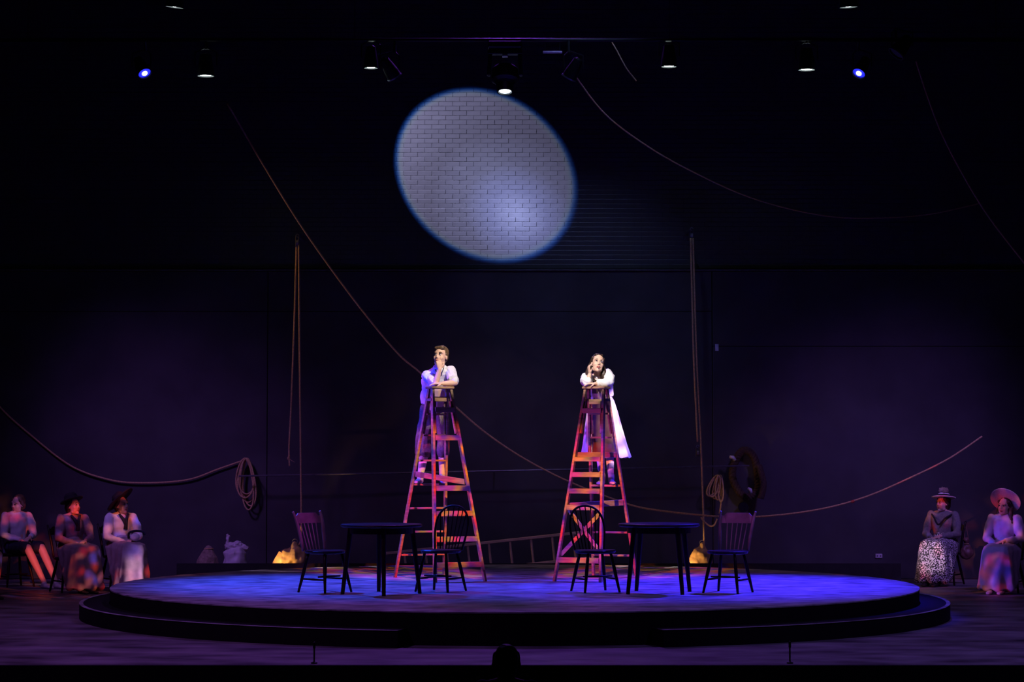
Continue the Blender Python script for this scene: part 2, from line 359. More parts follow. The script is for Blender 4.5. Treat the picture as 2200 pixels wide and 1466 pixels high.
# ------------------------------------------------------------------ round platform and its steps
PC = V((.03, 0, 0)); PR = 4.54
pl = thing('round_platform', 'large round stage platform with blue lit brushed deck', 'platform', PC)
put('deck', G().lathe([(.001,P-.014),(PR,P-.014),(PR,P-.003),(PR-.003,P),(.001,P)], 160), 'deck', pl)
put('riser', G().lathe([(PR-.05,.0),(PR-.004,0),(PR-.004,P-.014),(PR-.05,P-.014)], 160, closed=True), 'riser', pl)
def step(lab, a0, a1):
    g = G(); n = 64; prof = [(PR+.005,0),(PR+.32,0),(PR+.32,.155),(PR+.315,.16),(PR+.005,.16)]; m = len(prof); vs = []
    for i in range(n+1):
        t = R(a0+(a1-a0)*i/n); vs += [(PC.x+r*math.cos(t), r*math.sin(t), z) for r, z in prof]
    fs = [(i*m+k, i*m+(k+1)%m, (i+1)*m+(k+1)%m, (i+1)*m+k) for i in range(n) for k in range(m)] + [tuple(range(m)), tuple(n*m+k for k in range(m))[::-1]]
    s = thing('curved_step', lab, 'step', (PC.x, 0, 0))
    put('tread', g.add(vs, fs), 'riser', s, base=V((PC.x,0,0)))
    g2 = G(); vs = []; pr = [(PR+.321,.0),(PR+.328,.0),(PR+.328,.15),(PR+.321,.15)]
    for i in range(n+1):
        t = R(a0+(a1-a0)*i/n); vs += [(PC.x+r*math.cos(t), r*math.sin(t), z) for r, z in pr]
    fs = [(i*4+k, i*4+(k+1)%4, (i+1)*4+(k+1)%4, (i+1)*4+k) for i in range(n) for k in range(4)] + [(0,1,2,3), tuple(n*4+k for k in (3,2,1,0))]
    put('riser', g2.add(vs, fs), 'riser', s, base=V((PC.x,0,0)))
    g3 = G(); vs = []; pr = [(PR+.285,.1605),(PR+.329,.1605),(PR+.329,.164),(PR+.285,.164)]
    for i in range(n+1):
        t = R(a0+(a1-a0)*i/n); vs += [(PC.x+r*math.cos(t), r*math.sin(t), z) for r, z in pr]
    put('edge_highlight', g3.add(vs, fs), 'deck', s, base=V((PC.x,0,0)))  # paler strip drawing the bright highlight line along the step edge
step('long curved step hugging the platform front towards the three seated people', 168, 257)
step('long curved step hugging the platform front towards the two hatted women', 286.5, 372)

# ------------------------------------------------------------------ step ladders
def ladder(label, loc, rz, wa, wb, A, B, boards=(), xbrace=None):
    H = 2.25; t = thing('step_ladder', label, 'ladder', loc, rz, 'tall wooden step ladders')
    def rail(side, s, z):
        k = z/H; wd = (wa if side < 0 else wb)/2
        return V((s*(wd+(.115-wd)*k), side*(.6+(.05-.6)*k), z))
    for side in (-1, 1):
        for s in (-1, 1):
            put('rail', bevelled(G().bar(rail(side,s,-.03), rail(side,s,H), .03, .06 if side < 0 else .05, up=(0,1,0)).floor(), 'rail', .004), 'wood', t)
    for z, h in A:
        p, q = rail(-1,-1,z), rail(-1,1,z); e = V((.012,0,0))
        put('tread', bevelled(G().box((p+q)/2, ((q-p).length-.028,.085,h)), 'tread', .004), 'wood', t)
    for z, h in B:
        p, q = rail(1,-1,z), rail(1,1,z)
        put('rung', bevelled(G().box((p+q)/2, ((q-p).length-.028,.08,h)), 'rung', .003), 'wood', t)
    put('cap', bevelled(G().box((0,0,H+.014), (.29,.2,.028)), 'cap', .005), 'wood', t)
    for s in (-1, 1):
        for side in (-1, 1):
            a = rail(side, s, 1.72); put('brace', G().bar(a+V((-s*.03,0,0)), rail(side,s,2.1)+V((-s*.03,0,0)), .02, .03), 'wood', t)
        put('hinge', G().bar(rail(-1,s,2.12)+V((s*.02,0,0)), rail(1,s,2.12)+V((s*.02,0,0)), .006, .03), 'steel', t)
    for (z1,s1,e1),(z2,s2,e2),h in boards:       # boards across from one frame to the other
        put('spreader_board', bevelled(G().bar(rail(s1,e1,z1)+V((0,-s1*.05,0)), rail(s2,e2,z2)+V((0,-s2*.05,0)), .02, h), 'spreader_board', .003), 'wood', t)
    if xbrace:
        z0, z1 = xbrace
        for i, (u, v) in enumerate(((-1,1),(1,-1))):
            put('cross_brace', G().bar(rail(-1,u,z0)+V((0,.045+.016*i,0)), rail(-1,v,z1)+V((0,.045+.016*i,0)), .012, .045), 'wood', t)
    return t
LM = V((-.855, .97, P)); LW = V((1.0, 1.0, P)); TM, TW = R(25), R(-23.5)
ladder('wooden step ladder carrying the man in the pale shirt', LM, TM, .626, .636,
       [(.195,.062),(.49,.062),(.785,.062),(1.08,.062),(1.67,.062),(2.0,.06)],
       [(.27,.022),(.548,.022),(.83,.022),(1.115,.022),(1.4,.022),(1.7,.022),(1.95,.022),(2.13,.06)],
       boards=[((1.24,1,-1),(1.15,-1,1),.065)])
ladder('wooden step ladder with crossed lower brace carrying the woman in the long skirt', LW, TW, .57, .55,
       [(.245,.062),(.853,.062),(1.045,.06),(1.237,.06),(1.418,.055),(1.99,.06)],
       [(.26,.022),(.537,.022),(1.1,.024),(1.675,.022),(1.957,.022),(2.1,.06)],
       boards=[((1.47,-1,-1),(1.47,1,1),.06),((.87,-1,-1),(.9,1,1),.07)], xbrace=(.3,.83))

# ------------------------------------------------------------------ tables
def table(label, px, py, rz):
    p = at_z(px, py, P); t = thing('round_table', label, 'table', p, rz, 'small round tables')
    put('table_top', G().lathe([(.001,.705),(.41,.705),(.432,.715),(.436,.725),(.432,.735),(.42,.74),(.001,.74)], 48), 'dark', t)
    put('apron', G().lathe([(.325,.64),(.34,.64),(.34,.705),(.325,.705)], 40, closed=True), 'dark', t)
    for k in range(4):
        a = math.pi/2*k; c, s = math.cos(a), math.sin(a)
        put('leg', G().rod((.41*c,.41*s,0), .021, (.325*c,.325*s,.7), .03, 12).floor(), 'dark', t, sm=False)
    return t
table('dark round table beside the step ladder with the man', 819, 1276.5, R(7))
table('dark round table beside the step ladder with the woman', 1416, 1274.5, R(45-12))

# ------------------------------------------------------------------ chairs (local: facing -y)
def chair_base(t, m):
    g = G().hl([(0,0,.412,.19,.19),(0,0,.42,.215,.21),(0,0,.44,.225,.215),(0,0,.45,.215,.205)], 28)
    put('seat', g, m, t)
    feet = []
    for sx in (-1,1):
        for sy in (-1,1):
            foot = V((sx*.2, sy*.2, 0)); top = V((sx*.13, sy*.12, .42)); feet.append((foot, top))
            me = G().tube([foot, foot.lerp(top,.25), foot.lerp(top,.55), foot.lerp(top,.8), top], [.013,.016,.02,.017,.014], 10).floor()
            put('leg', me, m, t, sm=True)
    for s in (0, 2):
        a = feet[s][0].lerp(feet[s][1], .34); b = feet[s+1][0].lerp(feet[s+1][1], .34)
        put('stretcher', G().tube([a, a.lerp(b,.5), b], [.008,.012,.008], 8), m, t, sm=True)
    a = feet[0][0].lerp(feet[0][1], .46).lerp(feet[1][0].lerp(feet[1][1], .46), .3); b = feet[2][0].lerp(feet[2][1], .46).lerp(feet[3][0].lerp(feet[3][1], .46), .3)
    a.z = b.z = .17
    put('stretcher', G().tube([a, a.lerp(b,.5), b], [.008,.012,.008], 8), m, t, sm=True)
def spindle_chair(label, p, rz, m='dark', mc='crest', group='rail-back wooden chairs'):
    t = thing('spindle_back_chair', label, 'chair', p, rz, group); chair_base(t, m)
    for s in (-1, 1):
        pts = smooth([(s*.165,.165,.44),(s*.178,.195,.6),(s*.197,.245,.78),(s*.205,.285,.86)], 4)
        put('back_post', G().tube(pts, [.013+.006*math.sin(math.pi*min(1,i/len(pts)*1.3)) for i in range(len(pts))], 8), mc, t, sm=True)
    g = G(); n = 12; vs = []
    for i in range(n+1):
        u = -1+2*i/n; x = .195*u; y = .245+.025*(1-u*u); top = .845 if abs(u) < .72 else .815
        vs += [(x,y-.009,.735),(x,y+.009,.735),(x,y+.031,top),(x,y+.016,top)]
    fs = [(i*4+k, i*4+(k+1)%4, (i+1)*4+(k+1)%4, (i+1)*4+k) for i in range(n) for k in range(4)] + [(0,1,2,3), tuple(n*4+k for k in (3,2,1,0))]
    put('crest_rail', g.add(vs, fs), mc, t)
    for k in range(5):
        u = -1+2*(k+1)/6
        put('spindle', G().rod((.135*u,.168,.44), .0065, (.175*u,.25+.02*(1-u*u),.75), .006, 8), mc, t)
    return t
def bow_chair(label, p, rz, m='dark', group='bow-back wooden chairs'):
    t = thing('bow_back_chair', label, 'chair', p, rz, group); chair_base(t, m)
    def bow(a):                                   # a 0..pi
        x = .255*math.copysign(abs(math.cos(a))**.85, math.cos(a))*(1-.34*(1-math.sin(a))**1.5); z = .44+.475*max(0,math.sin(a))**.8; return V((x, .165+.13*(z-.44)/.475, z))
    pts = [bow(math.pi*i/40) for i in range(41)]
    put('bow', G().tube(pts, .0125, 8), m, t, sm=True)
    for k in range(7):
        u = -1+2*(k+1)/8; x = .2*u
        a = math.acos(max(-1, min(1, u*.8))); q = bow(a)
        put('spindle', G().rod((.14*u,.17,.44), .007, q, .006, 8), m, t)
    return t
spindle_chair('rail-back chair facing right, beside the hanging sandbag with folded flap', at_z(698,1273,P), R(50))
bow_chair('bow-back chair in front of the ladder with the man', at_z(947,1271,P), R(-28))
bow_chair('bow-back chair in front of the ladder with the woman', at_z(1279,1272,P), R(20))
spindle_chair('rail-back chair facing left, in front of the coiled hemp rope', at_z(1564,1274,P), R(-29))

# ------------------------------------------------------------------ people
def hand(g, wrist, d, n, curl=.35, side=1, s=1.0, spread=.004):
    d = V(d).normalized(); n = V(n); n = (n-d*n.dot(d)).normalized(); a = d.cross(n)*side; w_ = V(wrist)
    g.loft([(w_, a*.026*s, n*.02*s), (w_+d*.03*s, a*.036*s, n*.018*s), (w_+d*.07*s, a*.041*s, n*.014*s), (w_+d*.088*s, a*.036*s, n*.01*s)], 12)
    for k, L in enumerate((.072,.08,.074,.058)):
        p = w_+d*.084*s+a*((1.5-k)*.0195*s); ang = 0.; q = p
        for j, (f, rr) in enumerate(((.45,.0085),(.31,.0078),(.24,.007))):
            ang += curl*(.9 if j == 0 else 1.25)
            e = q+(d*math.cos(ang)+n*math.sin(ang)+a*((1.5-k)*spread*8))*(L*f*s)
            g.cone(q, rr*s, e, (rr-.0006)*s, 8); q = e
    p = w_+d*.022*s+a*.03*s+n*.006*s; q = p+(d*.62+a*.62+n*.35).normalized()*.036*s
    g.cone(p, .0125*s, q, .0105*s, 8); g.cone(q, .0105*s, q+(d*.85+a*.2+n*.45).normalized()*.032*s, .008*s, 8)
def foot(g, ankle, toe_dir, s=1.0, sole=None):
    a = V(ankle); d = V((toe_dir[0], toe_dir[1], 0)).normalized(); x = V((-d.y, d.x, 0)); z0 = a.z-.075*s if sole is None else sole
    c = V((a.x, a.y, z0))
    g.loft([(c-d*.055*s+V((0,0,.03*s)), x*.026*s, V((0,0,.03*s))), (c-d*.02*s+V((0,0,.038*s)), x*.032*s, V((0,0,.038*s))),
            (c+d*.07*s+V((0,0,.03*s)), x*.038*s, V((0,0,.03*s))), (c+d*.15*s+V((0,0,.02*s)), x*.042*s, V((0,0,.02*s))),
            (c+d*.195*s+V((0,0,.016*s)), x*.026*s, V((0,0,.014*s)))], 14)
def head_skin(g, m, male=True, s=1.0):
    h = G()
    h.ell((0,.012,.03), (.073,.093,.095)); h.ell((0,-.02,-.03), (.062,.068,.085))
    h.ell((0,-.058,-.098), (.026 if male else .021,.026,.024)); h.cone((-.043,-.01,-.082), .022, (0,-.058,-.1), .022); h.cone((.043,-.01,-.082), .022, (0,-.058,-.1), .022)
    h.cone((0,-.083,.022), .009, (0,-.0955,-.024), .0105); h.ell((-.01,-.087,-.028), (.008,.009,.007)); h.ell((.01,-.087,-.028), (.008,.009,.007))
    h.cone((-.045,-.062,.034), .014, (.045,-.062,.034), .014)
    for q in (-1,1):
        if not male: h.ell((q*.028,-.043,-.056), (.03,.027,.042))
        h.ell((q*.035,-.053,-.027), (.028,.024,.032)); h.ell((q*.076,.014,-.006), (.009,.019,.031))
    g.join(h, m @ Matrix.Scale(s, 4))
def face_parts(body, base, m, s=1.0, hairm='hair', gaze=(0,0), bw=1.0):
    mm = m @ Matrix.Scale(s, 4)
    for q in (-1,1):
        base = None
        e = G().ell((q*.031,-.076,.01), (.0145,.011,.0085)); put('eye', e.xf(mm), 'eye', body, base, True)
        i = G().ell((q*.031+gaze[0],-.0845,.0105+gaze[1]), (.0072,.004,.0072)); put('iris', i.xf(mm), 'iris', body, base, True)
        put('eyelid', G().tube(smooth([mm@V((q*.014,-.085,.014)), mm@V((q*.031,-.0885,.02)), mm@V((q*.049,-.079,.015))], 4), [.0018*s,.002*s,.0025*s,.003*s,.003*s,.003*s,.0025*s,.002*s,.0015*s], 6), 'darkhair', body, base, True)
        put('eyebrow', G().tube(smooth([mm@V((q*.014,-.087,.034)), mm@V((q*.032,-.086,.039)), mm@V((q*.052,-.071,.034))], 4), [k_*s*bw for k_ in (.002,.003,.0036,.004,.004,.0036,.003,.0025,.0015)], 6), hairm, body, base, True)
    l = G().tube([(-.024,-.078,-.061),(-.011,-.0885,-.0575),(0,-.0895,-.06),(.011,-.0885,-.0575),(.024,-.078,-.061)], [.002,.006,.0055,.006,.002], 8)
    l.tube([(-.02,-.078,-.066),(0,-.0875,-.0705),(.02,-.078,-.066)], [.002,.0065,.002], 8)
    put('lips', l.xf(mm), 'lip', body, base, True)
def head_m(c, yaw, pitch, roll):                 # face looks along -y when all zero; yaw>0 turns towards +x
    return Matrix.Translation(c) @ Euler((0,0,R(yaw))).to_matrix().to_4x4() @ Euler((R(-pitch),0,0)).to_matrix().to_4x4() @ Euler((0,R(roll),0)).to_matrix().to_4x4()

# --- the man on the ladder
base = at(925,1041,1.3); base.z = LM.z+1.127
man = thing('person', 'standing person in pale shirt and knickerbockers leaning on ladder, fist at mouth', 'person', base)
CAPZ = LM.z+2.278
hipR, hipL = at(925,884,1.47), at(944,884,1.47)
knR, knL = at(916,944,1.40), at(953,944,1.40); anR, anL = at(903,1027,1.34), at(950,1025,1.34)
anR.z = anL.z = base.z+.078
shR, shL = at(917,807,1.22), at(966,799,1.2)
elR = at(936,832,.99); elR.z = CAPZ+.042; elL = at(977,829,1.0); elL.z = CAPZ+.045
wrR = at(945,793,.945); wrL = at(950,832,.93); wrL.z = CAPZ+.034
hc = at(946.5,766,1.09); HM = head_m(hc, -24, 8, 4)
g = G(); head_skin(g, HM)
nb = at(944,791,1.17); g.cone(hc+V((.004,.02,-.06)), .052, nb, .056)
g.cone(nb, .06, at(936,830,1.3), .12); g.cone(at(936,830,1.3), .12, (hipR+hipL)/2, .11)
for s_, e_, w_ in ((shR,elR,wrR),(shL,elL,wrL)):
    g.cone(nb, .05, s_, .045); g.cone(s_, .046, e_, .036); g.cone(e_, .037, e_.lerp(w_,.35), .037); g.cone(e_.lerp(w_,.35), .037, w_, .024)
for h_, k_, a_ in ((hipR,knR,anR),(hipL,knL,anL)):
    g.cone(h_, .08, k_, .05); g.cone(k_, .048, k_.lerp(a_,.35), .05); g.cone(k_.lerp(a_,.35), .05, a_, .032)
hand(g, wrR, (-.12,-.1,1), (-.25,1,.1), 1.0, side=-1, s=.92)
hand(g, wrL, (-1,-.1,-.02), (0,.1,-1), .15, side=1, s=.95)
mb = blob('body', g, 'skin', man, .0052, 3, base)
face_parts(mb, base, HM, gaze=(-.002,.002))
h = G(); h.ell((0,.03,.05), (.08,.092,.088)); h.ell((0,.06,.0), (.072,.06,.075)); h.cone((-.045,-.05,.09), .023, (.035,-.056,.098), .026); h.cone((.03,-.03,.104), .026, (-.02,.04,.112), .028)
for q in (-1,1): h.cone((q*.074,.0,.03), .012, (q*.072,.03,-.01), .014)
blob('hair', h.xf(HM), 'hair', man, .006, 4, base, folds(.003, 60, 40))
g = G(); e1 = .86
g.loft([(at(929,868,1.47), (.14,0,0), (0,.12,0)), (at(930,858,1.45), (.155,0,0), (0,.135,0)), (at(934,838,1.36), (.16,0,0), (0,.125,.03)),
        (at(938,816,1.27), (.185,0,0), (0,.115,.04)), (at(941,803,1.21), (.17,0,.01), (0,.1,.03)), (at(942,796,1.18), (.12,0,.01), (0,.08,.02)), (at(943.5,790,1.16), (.062,0,0), (0,.06,.01))], 26)
for s_, e_ in ((shR,elR),(shL,elL)):
    g.cone(s_, .068, s_.lerp(e_,.5), .066); g.cone(s_.lerp(e_,.5), .066, s_.lerp(e_,.84), .058)
    d = (e_-s_).normalized(); x = d.orthogonal().normalized()*.064; y = d.cross(x.normalized())*.064
    g.loft([(s_.lerp(e_,.66), x, y), (s_.lerp(e_,.86), x, y)], 14)
g.tube(smooth([nb+V((-.045,-.05,-.02)), nb+V((-.066,.0,.02)), nb+V((0,.066,.045)), nb+V((.066,0,.02)), nb+V((.045,-.05,-.02))], 5), .015, 8)
blob('shirt', g, 'shirt', man, .0065, 2, base, wrinkles(.02, 3))
put('neck_cord', G().tube(smooth([nb+V((-.05,-.07,-.02)), nb+V((-.015,-.105,-.07)), nb+V((.02,-.115,-.1)), nb+V((.04,-.09,-.04)), nb+V((.055,-.06,0))], 5), .005, 6), 'navy', man, base, True)
g = G(); g.ell((hipR+hipL)/2+V((0,0,.02)), (.155,.125,.12))
for h_, k_, a_ in ((hipR,knR,anR),(hipL,knL,anL)):
    b_ = k_.lerp(a_,.38); g.cone(h_, .1, k_, .085); g.cone(k_, .085, b_, .075)
g.cone(at(914,878,1.47), .06, at(905,930,1.45), .055); g.cone(at(905,930,1.45), .055, at(899,962,1.43), .04); g.cone(at(899,962,1.43), .035, at(893,974,1.42), .018)
blob('knickerbockers', g, 'trouser', man, .0075, 4, base, folds(.014, 16, 8, 9))
for k_, a_, t_, mt in ((knR,anR,(-.25,-1),'shoe'),(knL,anL,(.2,-1),'sock')):
    b_ = k_.lerp(a_,.36); g = G().cone(b_, .056, k_.lerp(a_,.5), .055).cone(k_.lerp(a_,.5), .055, a_, .037)
    blob('stocking', g, 'stock', man, .006, 2, base)
    f = G(); foot(f, a_, t_, sole=base.z); f.cone(a_+V((0,0,-.02)), .042, a_+V((0,0,.02)), .04)
    blob('shoe', f, mt, man, .006, 2, base)

# --- the woman on the ladder
base = at(1304,1042,1.36); base.z = LW.z+1.113
wom = thing('person', 'standing person in white blouse and long skirt leaning on ladder, cheek on hand', 'person', base)
CAPZ = LW.z+2.278
hipR, hipL = at(1282,880,1.5), at(1302,880,1.5)
anR, anL = at(1294,1030,1.38), at(1313,1027,1.38); anR.z = anL.z = base.z+.078; knR, knL = at(1287,955,1.44), at(1308,955,1.44)
shR, shL = at(1260,812,1.2), at(1304,803,1.24)
elR = at(1262,834,.97); elR.z = CAPZ+.045; elL = at(1309,829,1.02); elL.z = CAPZ+.045
wrR = at(1267.5,803,.99); wrL = at(1279,833,.95); wrL.z = CAPZ+.034
hc = at(1284,781,1.12); HM = head_m(hc, 10, 9, 8)
g = G(); head_skin(g, HM, False, .96)
nb = at(1284,808,1.2); g.cone(hc+V((0,.02,-.05)), .045, nb, .048)
g.cone(nb, .05, at(1287,832,1.3), .1); g.cone(at(1287,832,1.3), .1, at(1290,850,1.4), .1); g.cone(at(1290,850,1.4), .1, (hipR+hipL)/2, .12)
for s_, e_, w_ in ((shR,elR,wrR),(shL,elL,wrL)):
    g.cone(nb, .045, s_, .04); g.cone(s_, .04, e_, .032); g.cone(e_, .033, e_.lerp(w_,.35), .033); g.cone(e_.lerp(w_,.35), .033, w_, .022)
for h_, k_, a_ in ((hipR,knR,anR),(hipL,knL,anL)):
    g.cone(h_, .085, k_, .05); g.cone(k_, .048, k_.lerp(a_,.35), .048); g.cone(k_.lerp(a_,.35), .048, a_, .031)
hand(g, wrR, (-.22,-.05,1), (.9,.3,.15), .75, side=-1, s=.88)
hand(g, wrL, (-1,-.1,-.02), (0,.1,-1), .2, side=1, s=.85)
wb_ = blob('body', g, 'skin', wom, .0052, 3, base)
face_parts(wb_, base, HM, .96, 'darkhair', gaze=(-.003,.003), bw=.5)
h = G(); h.ell((0,.034,.046), (.08,.092,.088)); h.ell((0,.07,-.02), (.074,.06,.09)); h.cone((-.035,-.03,.098), .02, (.035,-.03,.098), .02)
for q in (-1,1):
    h.cone((q*.066,-.01,.06), .022, (q*.076,.04,-.02), .026); h.cone((q*.078,.045,-.03), .032, (q*.1,.03,-.13), .038); h.cone((q*.1,.03,-.13), .038, (q*.105,-.02,-.21), .03)
blob('hair', h.xf(HM @ Matrix.Scale(.96,4)), 'darkhair', wom, .0065, 4, base, folds(.003, 60, 12))
g = G()                                           # white cropped blouse, open at the front
g.loft([(at(1293,852,1.43), (.135,0,0), (0,.11,0)), (at(1291,842,1.38), (.15,0,0), (0,.115,.02)), (at(1287,822,1.28), (.165,0,.01), (0,.105,.03)),
        (at(1284,810,1.23), (.15,0,.015), (0,.085,.03)), (at(1284,805,1.21), (.1,0,.01), (0,.065,.02))], 24)
for s_, e_, w_, k in ((shR,elR,wrR,.3),(shL,elL,wrL,.75)):
    g.cone(s_, .068, s_.lerp(e_,.55), .075); g.cone(s_.lerp(e_,.55), .075, e_+V((0,0,.02)), .055); g.cone(e_+V((0,0,.012)), .052, e_.lerp(w_,k)+V((0,0,.006)), .043)
blob('blouse', g, 'white', wom, .0065, 2, base, wrinkles(.018, 7))
g = G(); g.loft([(at(1285,846,1.27), (.075,0,0), (0,.03,0)), (at(1284,828,1.19), (.07,0,0), (0,.03,.01)), (at(1283,818,1.14), (.05,0,0), (0,.025,.01))], 16)
blob('bodice', g, 'bodice', wom, .006, 2, base)
put('neckline', G().tube(smooth([nb+V((-.06,-.02,0)), nb+V((-.03,-.085,-.06)), nb+V((.012,-.11,-.12)), nb+V((.04,-.09,-.06)), nb+V((.06,-.02,0))], 5), .007, 6), 'bodice', wom, base, True)
g = G(); n = 72; secs = [(at(1292,849,1.42),.115,.1),(at(1293,862,1.45),.15,.125),(at(1294,885,1.48),.185,.16),(at(1296,920,1.5),.225,.19),(at(1299,955,1.51),.262,.215),(at(1301,983,1.52),.3,.235)]
vs = []
for j, (c, rx, ry) in enumerate(secs):
    for i in range(n):
        a = 2*math.pi*i/n; q = 1+.035*(j/5)*math.sin(a*9)+.03*(j/5)*math.sin(a*5+1)
        vs.append(c+V((rx*q*math.cos(a), ry*q*math.sin(a), .01*math.sin(a*9)*(j == 5))))
fs = [(j*n+i, j*n+(i+1)%n, (j+1)*n+(i+1)%n, (j+1)*n+i) for j in range(5) for i in range(n)]
sk = put('long_skirt', G().add(vs, fs), 'skirt', wom, base, True)
sd = sk.modifiers.new('cloth_thickness', 'SOLIDIFY'); sd.thickness = .006
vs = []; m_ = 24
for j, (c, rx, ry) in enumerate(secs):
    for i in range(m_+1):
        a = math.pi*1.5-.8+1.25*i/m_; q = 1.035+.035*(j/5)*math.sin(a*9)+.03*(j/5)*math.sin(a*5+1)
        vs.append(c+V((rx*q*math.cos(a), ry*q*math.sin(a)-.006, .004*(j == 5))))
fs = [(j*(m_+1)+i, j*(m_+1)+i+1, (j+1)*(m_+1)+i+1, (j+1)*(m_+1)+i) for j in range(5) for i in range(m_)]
front_panel = put('apron', G().add(vs, fs), 'bodice', wom, base, True); sd = front_panel.modifiers.new('cloth_thickness', 'SOLIDIFY'); sd.thickness = .004  # darker panel over the skirt front, same brown as the bodice
put('waistband', G().loft([(at(1292,846,1.415), (.122,0,0), (0,.108,0)), (at(1292,851,1.425), (.124,0,0), (0,.108,0))], 32), 'bodice', wom, base)
for k_, a_, t_ in ((knR,anR,(-.3,-1)),(knL,anL,(.1,-1))):
    g = G().cone(k_, .052, k_.lerp(a_,.4), .052).cone(k_.lerp(a_,.4), .052, a_, .035); blob('stocking', g, 'sock' if a_ is anR else 'stock', wom, .006, 2, base)
    f = G(); foot(f, a_, t_, .95, base.z); f.cone(a_+V((0,0,-.02)), .04, a_+V((0,0,.035)), .04); blob('shoe', f, 'shoe', wom, .006, 2, base)

# --- seated ensemble (local: facing -y, seat 0.45)
def hat_brim(r, z, tilt, crown_r, crown_h, brim=.012, dz=.0):
    return G().lathe([(.001,z),(r,z-dz),(r,z-dz+brim),(crown_r,z+brim+.004),(crown_r*.96,z+crown_h*.7),(crown_r*.7,z+crown_h),(.001,z+crown_h)], 36)
def seated(label, p, rz, head=(0,0,0), top='white', bottom='lskirt', long=True, hair='darkhair', hatm=None, hat=None, shoe='bshoe',
           legs=(0,0), crossed=False, longhair=False, sleeve=None, lean=0, s=1.0, chair=True, extra=None, chlab=None, seat=.45):
    t = thing('person', label, 'person', p, rz)
    hz = seat+.09
    hp = [V((q*.085,.02,hz)) for q in (-1,1)]; kn = [V((q*.1+legs[0]*.3,-.4,hz+.0)) for q in (-1,1)]
    an = [V((q*.075+legs[0],-.42+legs[1]*(1 if q > 0 else .8),.085)) for q in (-1,1)]
    ch = V((0,.05-lean*.5,.82)); nb = V((0,.045-lean,1.0)); hc = V((0,.02-lean*1.2,1.115)); HM_ = head_m(hc, *head)
    sh = [V((q*.165,.04-lean,.955)) for q in (-1,1)]; el = [V((q*.225,-.03-lean*.5,.7)) for q in (-1,1)]; wr = [V((q*.055,-.25,.655+.02*q)) for q in (-1,1)]
    g = G(); head_skin(g, HM_, False, .95); g.cone(hc+V((0,.015,-.05)), .047, nb, .05)
    g.cone(nb, .055, ch, .115); g.cone(ch, .115, V((0,.03,hz+.02)), .125)
    for i in (0,1):
        q = 2*i-1
        g.cone(nb, .045, sh[i], .042); g.cone(sh[i], .042, el[i], .033); g.cone(el[i], .035, wr[i], .023)
        g.cone(hp[i], .085, kn[i], .056); k2 = kn[i].lerp(an[i],.35); g.cone(kn[i], .054, k2, .053); g.cone(k2, .053, an[i], .033)
        hand(g, wr[i], (-q*.8,-.6,-.25), (0,.3,-1), .3, side=q, s=.85)
    b = blob('body', g, 'skin', t, .0075, 3); face_parts(b, None, HM_, .95, hair, bw=.6)
    h = G(); h.ell((0,.036,.046), (.082,.092,.088)); h.ell((0,.065,-.01), (.074,.062,.085))
    for q in (-1,1): h.cone((q*.066,-.015,.06), .022, (q*.077,.03,-.01), .022)
    if longhair:
        for q in (-1,1): h.cone((q*.075,.035,-.02), .034, (q*.105,.0,-.2), .04)
    blob('hair', h.xf(HM_), hair, t, .009, 3, None, folds(.005,50,20))
    if hat:
        HT = HM_ @ Matrix.Translation((0,.02,.075)) @ Euler((R(hat[0]),R(hat[1]),0)).to_matrix().to_4x4()
        ho = put('hat', hat_brim(hat[2],0,0,.088,hat[3]).xf(HT), hatm, t, sm=False)
        put('hat_band', G().lathe([(.09,.014),(.093,.014),(.093,.045),(.09,.045)], 32, closed=True).xf(HT), 'felt', ho)
        if len(hat) > 4: blob('hat_trim', G().ell((.02,-.02,.1),(.07,.07,.045)).ell((-.04,.02,.11),(.05,.05,.04)).xf(HT), hat[4], ho, .01, 3, None, folds(.02,40,40))
    g = G(); g.hl([(0,.035,hz+.03,.155,.135),(0,.04,.7,.13,.115),(0,.05-lean*.5,.83,.165,.13),(0,.045-lean,.93,.16,.105),(0,.045-lean,.985,.1,.075),(0,.04-lean,1.01,.062,.06)], 24)
    for i in (0,1):
        g.cone(nb+V((0,0,-.03)), .055, sh[i]+V((0,0,-.004)), .056)
        g.cone(sh[i], .062, el[i].lerp(sh[i],.45), .068); g.cone(el[i].lerp(sh[i],.45), .068, el[i], .05); g.cone(el[i], .05, el[i].lerp(wr[i],.85), .036)
    blob('jacket' if top in ('jacket','grey') else 'blouse', g, top, t, .009, 3, None, folds(.013,14,10,rz*3))
    if long:
        kc = (kn[0]+kn[1])/2; ac = (an[0]+an[1])/2
        g = G().hull([(hp[0]+V((0,.04,.02)),.13),(hp[1]+V((0,.04,.02)),.13),(kn[0]+V((-.01,0,.01)),.085),(kn[1]+V((.01,0,.01)),.085),
                      (V((ac.x-.16,ac.y+.03,.075)),(.09,.1,.03)),(V((ac.x+.16,ac.y+.03,.075)),(.09,.1,.03)),(V((ac.x,ac.y-.09,.075)),(.09,.06,.03)),(V((0,-.06,.2)),(.16,.1,.03))])
        g.cone((0,.03,hz), .15, (0,.03,hz+.1), .14)
        def fd(p_):
            k = max(0, min(1, (hz-p_.z)/hz)); a_ = math.atan2(p_.x-ac.x, p_.y-ac.y-.2)
            return .02*k*math.sin(a_*11)+.012*noise.noise(p_*9)
        blob('long_skirt', g, bottom, t, .011, 3, None, fd)
    else:
        g = G().ell((0,.03,hz+.02), (.16,.15,.1))
        for i in (0,1): g.cone(hp[i], .1, hp[i].lerp(kn[i],.9), .085)
        blob('breeches', g, bottom, t, .009, 3, None, folds(.012,16,14))
